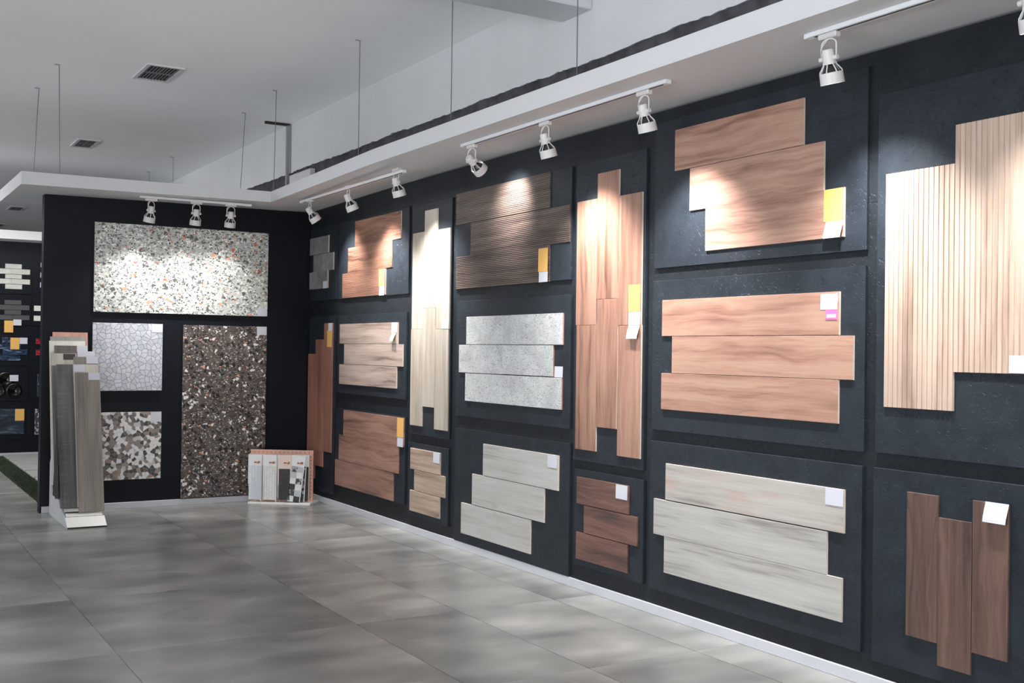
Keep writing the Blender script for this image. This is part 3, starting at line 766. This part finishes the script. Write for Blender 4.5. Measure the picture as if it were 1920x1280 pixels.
SP = [
 (2.27, 9.90, (2.05, 10.26, 0.9), 'spotlight above the left part of the pale terrazzo, tilted left', 60, 'x', 92),
 (2.66, 9.90, (2.60, 10.26, 0.9), 'middle spotlight of the three before the partition', 60, 'x', 92),
 (2.97, 9.90, (2.97, 10.26, 1.2), 'rightmost of the three spotlights before the partition', 36, 'x', 92),
 (3.47, 9.24, (3.87, 9.20, 2.10), 'spotlight nearest the corner, tilted to the right', 72),
 (3.47, 8.38, (3.87, 8.34, 1.80), 'middle lamp of the track nearest the corner', 163, 'y', 98),
 (3.47, 7.47, (3.87, 7.52, 1.50), 'right lamp of the track nearest the corner, above the pale ash boards', 179, 'y', 98),
 (3.47, 6.32, (3.87, 6.42, 2.42), 'strongly tilted spotlight above the dark ribbed planks', 96),
 (3.47, 5.44, (3.87, 5.46, 1.45), 'middle lamp of the middle track, above the walnut board', 191, 'y', 98),
 (3.47, 4.51, (3.87, 4.55, 1.40), 'right lamp of the middle track, near the open track end', 201, 'y', 98),
 (3.47, 3.27, (3.87, 3.32, 1.25), 'large near spotlight at the left end of the near track', 188, 'y', 98),
 (3.47, 2.36, (3.87, 2.35, 1.25), 'spotlight cut by the right picture edge', 136, 'y', 98),
]

for a in SP: spot(*a)

# ------------------------------------------------------------------ sample rack with leaning boards
root = empty('sample_board_rack', (1.675, 9.7, 0), 'white stepped floor rack holding long wood samples before the partition', 'sample rack')
prof = [(9.293, 0.0), (10.20, 0.0), (10.20, 0.44), (10.125, 0.50), (10.10, 0.15), (9.99, 0.27), (9.40, 0.055), (9.293, 0.006)]
for s, x in ((0, 1.528), (1, 1.812)):
    bm = bmesh.new(); prism(bm, prof, x, x+0.012, lambda q, a: (a, q[0], q[1])); mobj('side_panel', bm, M_GREYP, root)
bm = bmesh.new()
prism(bm, [(9.293, 0.002), (9.405, 0.066), (9.400, 0.076), (9.288, 0.012)], 1.527, 1.826, lambda q, a: (a, q[0], q[1]))
mobj('front_plate', bm, M_CREAMP, root)
mobj('edge_strip', newbox(1.528, 1.825, 9.284, 9.2915, 0.0005, 0.011), M_EDGE, root)
yb0 = [9.455 + 0.075*k for k in range(7)]
zb0 = [0.100 + 0.030*k for k in range(7)]
for k in range(7):
    y, z = yb0[k], zb0[k]
    bm = bmesh.new(); prism(bm, [(y-0.045, z-0.022), (y+0.014, z-0.002), (y+0.014, z-0.012), (y-0.045, z-0.032)], 1.5405, 1.8115, lambda q, a: (a, q[0], q[1]))
    mobj('ledge', bm, M_CREAMP, root)
    mobj('ledge_edge', newbox(1.5405, 1.8115, y-0.0465, y-0.0452, z-0.034, z-0.023), M_EDGE, root)
bm = bmesh.new(); prism(bm, [(9.755, 0.215), (9.454, 0.215), (9.607, 0.84)], 1.4860, 1.4900, lambda q, a: (a, q[0], q[1])); mobj('black_gusset', bm, M_BLKP, root)
bm = bmesh.new(); prism(bm, [(10.10, 0.36), (10.14, 0.36), (10.245, 1.25), (10.235, 1.25)], 1.56, 1.80, lambda q, a: (a, q[0], q[1])); mobj('back_rest', bm, M_BLKP, root)
def lean(x0, x1, yb, zb, yt, zt, mat, label, tags=(), xt=0.0):
    L = math.hypot(yt-yb, zt-zb); ang = math.atan2(zt-zb, yt-yb)
    # local X up along the board, Y across, Z out to the front
    ex = Vector((xt, math.cos(ang), math.sin(ang))).normalized(); ey = Vector((-1, 0, 0)); ey = (ey - ex*ey.dot(ex)).normalized(); ez = ex.cross(ey)
    if ez.y > 0: ey = -ey; ez = ex.cross(ey)
    c = Vector(((x0+x1)/2 + xt*L/2, (yb+yt)/2, (zb+zt)/2))
    MM = Matrix(((ex.x, ey.x, ez.x, c.x), (ex.y, ey.y, ez.y, c.y), (ex.z, ey.z, ez.z, c.z), (0, 0, 0, 1)))
    base = c - ex*L/2
    rt_ = empty('sample_board', base, label, 'sample board', 'long wood-look samples leaning in the rack')
    mobj('board', slab_bm(L, x1-x0, 0.009), [mat, M_CLAY], rt_, MM)
    for (u0, u1, v0, v1, m) in tags:        # u across from left edge, v down from the top
        w, h = u1-u0, v1-v0
        sx = 1 if ey.x > 0 else -1
        MT = MM @ Matrix.Translation((L/2-(v0+v1)/2, sx*(-(x1-x0)/2 + (u0+u1)/2), 0.0094)) @ Matrix.Rotation(-math.pi/2 if sx > 0 else math.pi/2, 4, 'Z')
        mobj('price_tag' if m is M_PAPER else 'dark_label', tag_bm(w, h, 0.0004), m, rt_, MT)
D = 0.295
def Y(k): return yb0[k]
lean(1.640, 1.836, Y(0), zb0[0]+0.002, Y(0)+D, 1.216, W_R1, 'taupe plain wood board, front of the rack on the right', [(0.105, 0.197, 0.0, 0.062, M_PAPER)])
lean(1.640, 1.836, Y(1), zb0[1]+0.002, Y(1)+D, 1.283, W_R4, 'pale marbled board just behind the taupe one', [(0.0, 0.09, 0.004, 0.062, M_PAPER)])
lean(1.510, 1.638, Y(1), zb0[1]+0.002, Y(1)+D+0.02, 1.282, W_R2, 'dark grey sawn board on the left front of the rack', [])
lean(1.655, 1.850, Y(2)+0.01, zb0[2]+0.002, Y(2)+D+0.01, 1.345, W_R1, 'taupe board with a tag at its upper right, third row', [(0.10, 0.195, 0.0, 0.058, M_PAPER)])
lean(1.492, 1.640, Y(3), zb0[3]+0.002, Y(3)+D, 1.27, W_R3, 'brown-grey board at the far left of the rack', [])
lean(1.500, 1.700, Y(4), zb0[4]+0.002, Y(4)+D-0.02, 1.372, W_R4, 'light beige board with a dark grey label', [(0.092, 0.188, 0.004, 0.055, M_LABELB)])
lean(1.705, 1.845, Y(4), zb0[4]+0.002, Y(4)+D-0.02, 1.39, W_R5, 'narrow cream board with white tag beside the dark-labelled one', [(0.0, 0.13, 0.0, 0.06, M_PAPER)])
lean(1.530, 1.800, Y(5), zb0[5]+0.002, Y(5)+D-0.03, 1.438, W_R3, 'brown-grey board with a white tag, fifth row of the rack', [(0.18, 0.268, 0.0, 0.05, M_PAPER)])
lean(1.495, 1.785, Y(6)-0.02, zb0[6]+0.002, Y(6)+D-0.07, 1.478, W_R5, 'wide cream board near the back of the rack', [])
lean(1.505, 1.788, Y(6)+0.02, zb0[6]+0.025, Y(6)+D-0.045, 1.514, W_R6, 'sage grey board second from the back', [])
lean(1.528, 1.812, Y(6)+0.06, zb0[6]+0.045, Y(6)+D-0.02, 1.553, W_R7, 'coral pink wood board at the very back of the rack', [])

# ------------------------------------------------------------------ mosaic card stand in the corner
A0 = Vector((3.225, 10.085, 0)); ud = (Vector((3.70, 9.735, 0)) - A0); LU = ud.length; ud.normalize(); nd = Vector((-ud.y, ud.x, 0))
SM = Matrix(((ud.x, nd.x, 0, A0.x), (ud.y, nd.y, 0, A0.y), (0, 0, 1, 0), (0, 0, 0, 1)))
sroot = empty('tile_card_stand', A0, 'small floor stand with pink pegboard and hanging mosaic cards in the corner', 'card stand')
bm = bmesh.new(); prism(bm, [(0, 0), (LU, 0), (LU+0.01, 0.25), (0.03, 0.185)], 0, 0.02, lambda q, a: (q[0], q[1], a)); mobj('base', bm, M_CREAMP, sroot, SM, bevel=0.002)
mobj('pegboard', newbox(-0.02, LU-0.01, 0.125, 0.143, 0.0203, 0.492), W_PEG, sroot, SM, bevel=0.002)
bm = bmesh.new()
for k in range(12):
    for u in (LU-0.032, ):
        lathe(bm, [(0.0, 0.0004), (0.0042, 0.0)], 10, Matrix.Translation((u, 0.1246, 0.06+0.034*k)) @ Matrix.Rotation(math.pi/2, 4, 'X'))
for k in range(14): lathe(bm, [(0.0, 0.0004), (0.0042, 0.0)], 10, Matrix.Translation((0.02+0.04*k, 0.1246, 0.47)) @ Matrix.Rotation(math.pi/2, 4, 'X'))
mobj('peg_hole_row', bm, M_HOLE, sroot, SM)
hk = [0.062, 0.203, 0.343, 0.470]
for h in hk:
    bm = bmesh.new(); tube(bm, [(h, 0.124, 0.385), (h, -0.006, 0.387), (h+0.010, -0.020, 0.388), (h+0.042, -0.030, 0.390)], 0.0055, 10); mobj('hook', bm, M_COPPER, sroot, SM, smooth=True)
    bm = bmesh.new(); lathe(bm, [(0, -0.012), (0.010, -0.008), (0.0125, 0), (0.010, 0.008), (0, 0.012)], 14, Matrix.Translation((h+0.046, -0.031, 0.390))); 
    mobj('hook_knob', bm, M_COPPER, sroot, SM, smooth=True)
def card(u, v, w, h, mat, facemat, label, tilt=0.0, face=(0.008, 0.02, 0.10), checks=None):
    """card hangs from hook at (u, v); local X width, Y height, Z to the front"""
    c = SM @ Vector((u, v, 0.385+0.07-h/2))
    fr = Matrix(((ud.x, 0, -nd.x, c.x), (ud.y, 0, -nd.y, c.y), (0, 1, 0, c.z), (0, 0, 0, 1))) @ Matrix.Translation((0, h/2-0.07, 0)) @ Matrix.Rotation(tilt, 4, 'Z') @ Matrix.Translation((0, -(h/2-0.07), 0))
    rt_ = empty('mosaic_sample_card', c - Vector((0, 0, h/2)), label, 'sample card', 'mosaic cards hanging on the corner stand')
    bm = bmesh.new(); hr = 0.009; zc = h/2-0.07
    # card with a hole around the hook: a ring of quads
    n = 20; outer = []; inner = []
    for k in range(n):
        a = 2*math.pi*k/n; c_, s_ = math.cos(a), math.sin(a)
        inner.append((hr*c_, zc+hr*s_))
        t = min((w/2)/abs(c_) if abs(c_) > 1e-6 else 9, ((h/2-zc) if s_ > 0 else (h/2+zc))/abs(s_) if abs(s_) > 1e-6 else 9)
        outer.append((c_*t, zc+s_*t))
    for cx_, cy_ in ((w/2, h/2), (-w/2, h/2), (-w/2, -h/2), (w/2, -h/2)):
        j = min(range(n), key=lambda q: (outer[q][0]-cx_)**2+(outer[q][1]-cy_)**2); outer[j] = (cx_, cy_)
    T = 0.004
    V = [[bm.verts.new((p[0], p[1], z)) for p in ring] for ring in (outer, inner) for z in (0, T)]
    ob, ot, ib, it = V
    for k in range(n):
        j = (k+1) % n
        bm.faces.new((ot[k], ot[j], it[j], it[k])); bm.faces.new((ob[k], ib[k], ib[j], ob[j]))
        bm.faces.new((ob[k], ob[j], ot[j], ot[k])); bm.faces.new((ib[k], it[k], it[j], ib[j]))
    mobj('card', bm, mat, rt_, fr)
    m, b, tp = face
    if facemat is not None:
        mobj('mosaic_sheet', newbox(-w/2+m, w/2-m, -h/2+b, h/2-tp, T, T+0.004), facemat, rt_, fr)
    if checks:
        cw = (w-2*m)/2; ch = cw*0.98
        for r_, row in enumerate(checks):
            for c_, mm in enumerate(row):
                x0 = -w/2+m+cw*c_; y1 = h/2-tp-ch*r_
                if y1-ch < -h/2: break
                mobj('mosaic_tile', newbox(x0+0.001, x0+cw-0.001, y1-ch+0.001, y1-0.001, T, T+0.004), mm, rt_, fr)
cw, chh = 0.128, 0.432
# back cards of every hook first
card(hk[0]+0.022, 0.060, cw, chh, M_CARDW, None, 'plain white card, rearmost on the leftmost hook')
card(hk[0]+0.010, 0.040, cw, chh, M_CARDW, K_STRIP, 'pale strip mosaic card, middle of the leftmost hook')
card(hk[0], 0.012, cw, chh, M_CARDW, K_STRIP, 'blue-grey marble strip mosaic card in front on the leftmost hook')
card(hk[1]+0.024, 0.055, cw, chh, M_CARDW, None, 'plain white card behind the white brick mosaic card')
card(hk[1], 0.012, cw, chh, M_CARDW, K_WHITE, 'white small-brick mosaic card on the second hook')
card(hk[2]+0.020, 0.055, cw, chh, M_CARDW, None, 'plain white card behind the black mosaic card')
card(hk[2], 0.012, cw, chh, M_CARDP, K_BLACK, 'pale pink card with black mosaic field on the third hook', face=(0.012, 0.02, 0.125))
card(hk[3]+0.020, 0.085, cw, chh+0.0, M_CARDW, M_CARDB, 'white card with dark brown mosaic, rearmost on the rightmost hook', face=(0.004, 0.01, 0.11))
card(hk[3]+0.006, 0.050, cw, chh, M_CARDW, X_SMALL, 'white card with grey speckled mosaic behind the chequered one', tilt=-0.05)
bw = [[X_SMALL, M_GREYP], [M_GREYP, M_CARDW], [M_CARDW, X_SMALL], [M_GLOSSB, M_CARDW], [X_SMALL, M_GREYP], [M_CARDW, M_GLOSSB]]
card(hk[3], 0.012, cw, chh, M_CARDW, None, 'tilted white card with black and white chequered tiles on the rightmost hook', tilt=-0.12, face=(0.008, 0.02, 0.10), checks=bw)

# ------------------------------------------------------------------ far hall: samples on the far wall, turf and pavers
YF = 15.62; KF = YF/15.96
def fx(v): return v*KF
def fz(z): return H + (z-H)*KF
def fgroup(name, label, cat, mat, rects, tags=(), board=None, tile='tile', grp='small sample boards on the far wall'):
    R = [(fx(a), fx(b), fz(c), fz(d)) for a, b, c, d in rects]
    xs = [v for r in R for v in r[:2]]; zs = [v for r in R for v in r[2:]]
    bx = board if board else (min(xs)-0.02, max(xs)+0.02, min(zs)-0.06, max(zs)+0.05)
    root = empty(name, ((bx[0]+bx[1])/2, YF, bx[2]), label, cat, grp)
    mobj('backing_board', newbox(bx[0], bx[1], YF-0.012, YF-0.0005, bx[2], bx[3]), M_BLACK2, root)
    for a, b, c, d in R:
        mobj(tile, slab_bm(b-a-0.002, d-c-0.002, 0.010), [mat, mat], root, Matrix.Translation(((a+b)/2, YF-0.012, (c+d)/2)) @ RB)
    for m, a, b, c, d in tags:
        a, b, c, d = fx(a), fx(b), fz(c), fz(d)
        o = mobj('yellow_tag' if m is M_YEL else 'price_tag', tag_bm(b-a, d-c, 0.0005), m, root, Matrix.Translation(((a+b)/2, YF-0.0235, (c+d)/2)) @ RB)
Lx = 1.40
fgroup('far_display_panel', 'white split-face brick tiles on the far black wall', 'display panel', M_BRICKW,
  [(1.8, 2.001, 2.436, 2.499), (1.60, 1.88, 2.364, 2.434), (1.88, 2.104, 2.364, 2.434), (1.802, 2.003, 2.304, 2.361), (1.60, 1.88, 2.234, 2.301), (1.88, 2.105, 2.234, 2.301), (1.804, 2.009, 2.168, 2.231)])
fgroup('far_display_panel', 'dark grey brick tiles with a yellow tag on the far wall', 'display panel', M_BRICKG,
  [(1.799, 2.004, 1.963, 2.023), (1.60, 1.90, 1.893, 1.959), (1.90, 2.103, 1.893, 1.959), (1.801, 2.003, 1.830, 1.891), (1.60, 1.90, 1.762, 1.826), (1.90, 2.105, 1.762, 1.826)],
  [(M_PAPER, 1.909, 2.007, 1.691, 1.769), (M_YEL, 1.80, 1.909, 1.597, 1.753)])
fgroup('far_display_panel', 'lilac white tiles at the edge of the partition, top of the far wall', 'display panel', M_BRICKL,
  [(2.232, 2.42, 2.472, 2.536), (2.230, 2.42, 2.332, 2.403), (2.229, 2.42, 2.201, 2.272)])
fgroup('far_display_panel', 'two chalk white brick tiles beside the partition edge', 'display panel', M_BRICKC,
  [(2.159, 2.40, 1.887, 1.96), (2.158, 2.40, 1.755, 1.826)])
fgroup('far_display_panel', 'blue glazed brick tiles with yellow and white tags on the far wall', 'display panel', M_BLUE,
  [(1.78, 1.997, 1.454, 1.532), (1.60, 2.004, 1.378, 1.447), (1.791, 2.084, 1.303, 1.376), (1.60, 2.004, 1.228, 1.299)],
  [(M_YEL, 1.878, 1.986, 1.376, 1.529), (M_PAPER, 1.988, 2.084, 1.448, 1.531)])
fgroup('far_display_panel', 'red glazed brick tiles at the partition edge', 'display panel', M_RED, [(2.19, 2.42, 1.447, 1.521), (2.192, 2.42, 1.297, 1.371)])
fgroup('far_display_panel', 'blue-grey tiles beside the round black piece, by the partition edge', 'display panel', M_BLUET, [(2.216, 2.42, 0.90, 1.054), (2.216, 2.42, 0.749, 0.895)])
fgroup('far_display_panel', 'navy smoky tile with a yellow tag, lowest on the far wall', 'display panel', M_BLUET, [(1.60, 2.061, 0.26, 0.595)], [(M_YEL, 1.949, 2.061, 0.437, 0.591)])
fgroup('far_display_panel', 'black and white patterned tile, low beside the partition edge', 'display panel', X_SMALL, [(2.192, 2.44, 0.247, 0.588)])
root = empty('relief_tile_panel', (fx(1.85), YF, fz(0.72)), 'glossy black round relief tiles with a white tag on the far wall', 'display panel')
mobj('backing_board', newbox(fx(1.60), fx(2.10), YF-0.012, YF-0.0005, fz(0.70), fz(1.14)), M_BLACK2, root)
for cx_, cz_, r_ in ((1.83, 0.98, 0.10), (1.93, 0.83, 0.10), (1.74, 0.83, 0.09)):
    bm = bmesh.new(); lathe(bm, [(0.0, 0.002), (r_*0.55, 0.004), (r_*0.7, 0.016), (r_*0.9, 0.014), (r_, 0.0)], 32)
    mobj('round_tile', bm, M_GLOSSB, root, Matrix.Translation((fx(cx_), YF-0.0122, fz(cz_))) @ RB, smooth=True)
mobj('price_tag', tag_bm(0.103, 0.08, 0.0005), M_PAPER, root, Matrix.Translation((fx(1.928), YF-0.030, fz(0.998))) @ RB)

mobj_t = mobj('turf_base', newbox(1.55, 3.7, 10.45, 15.60, 0.0002, 0.008), M_GRASSB); mobj_t['kind'] = 'structure'; mobj_t['label'] = 'green turf backing under the pavers'; mobj_t['category'] = 'turf'
rnd = random.Random(7); bm = bmesh.new()
pav = [(15.01, 15.53), (14.30, 14.95), (13.56, 14.24), (12.83, 13.50), (12.08, 12.77), (11.35, 12.02), (10.62, 11.29)]
def blade(x, y):
    h = rnd.uniform(0.008, 0.018); a = rnd.uniform(0, math.pi); w = 0.0022
    lx, ly = rnd.uniform(-0.008, 0.008), rnd.uniform(-0.008, 0.008)
    v = [bm.verts.new((x-w*math.cos(a), y-w*math.sin(a), 0.006)), bm.verts.new((x+w*math.cos(a), y+w*math.sin(a), 0.006)), bm.verts.new((x+lx, y+ly, 0.008+h))]
    bm.faces.new(v)
for i in range(16000): blade(rnd.uniform(1.535, 1.765), 10.45 + 5.12*rnd.random())
for a, b in zip(pav[:-1], pav[1:]):
    for i in range(500): blade(rnd.uniform(1.76, 2.5), rnd.uniform(b[1]-0.005, a[0]+0.005))
g = mobj('artificial_grass', bm, M_GRASS); setp(g, 'green artificial grass strip beside the pavers in the far hall', 'grass', kind='stuff')
lbs = ['farthest', 'second farthest', 'third farthest', 'fourth farthest', 'fifth farthest', 'sixth farthest', 'nearest']
for (y0, y1), lb in zip(pav, lbs):
    o = mobj('concrete_paver', newbox(1.765, 3.4, y0, y1, 0.0083, 0.032), M_PAVER, bevel=0.004)
    setp(o, 'long grey concrete paver set in turf, %s of the row behind the partition' % lb, 'paver', 'pavers in the turf')
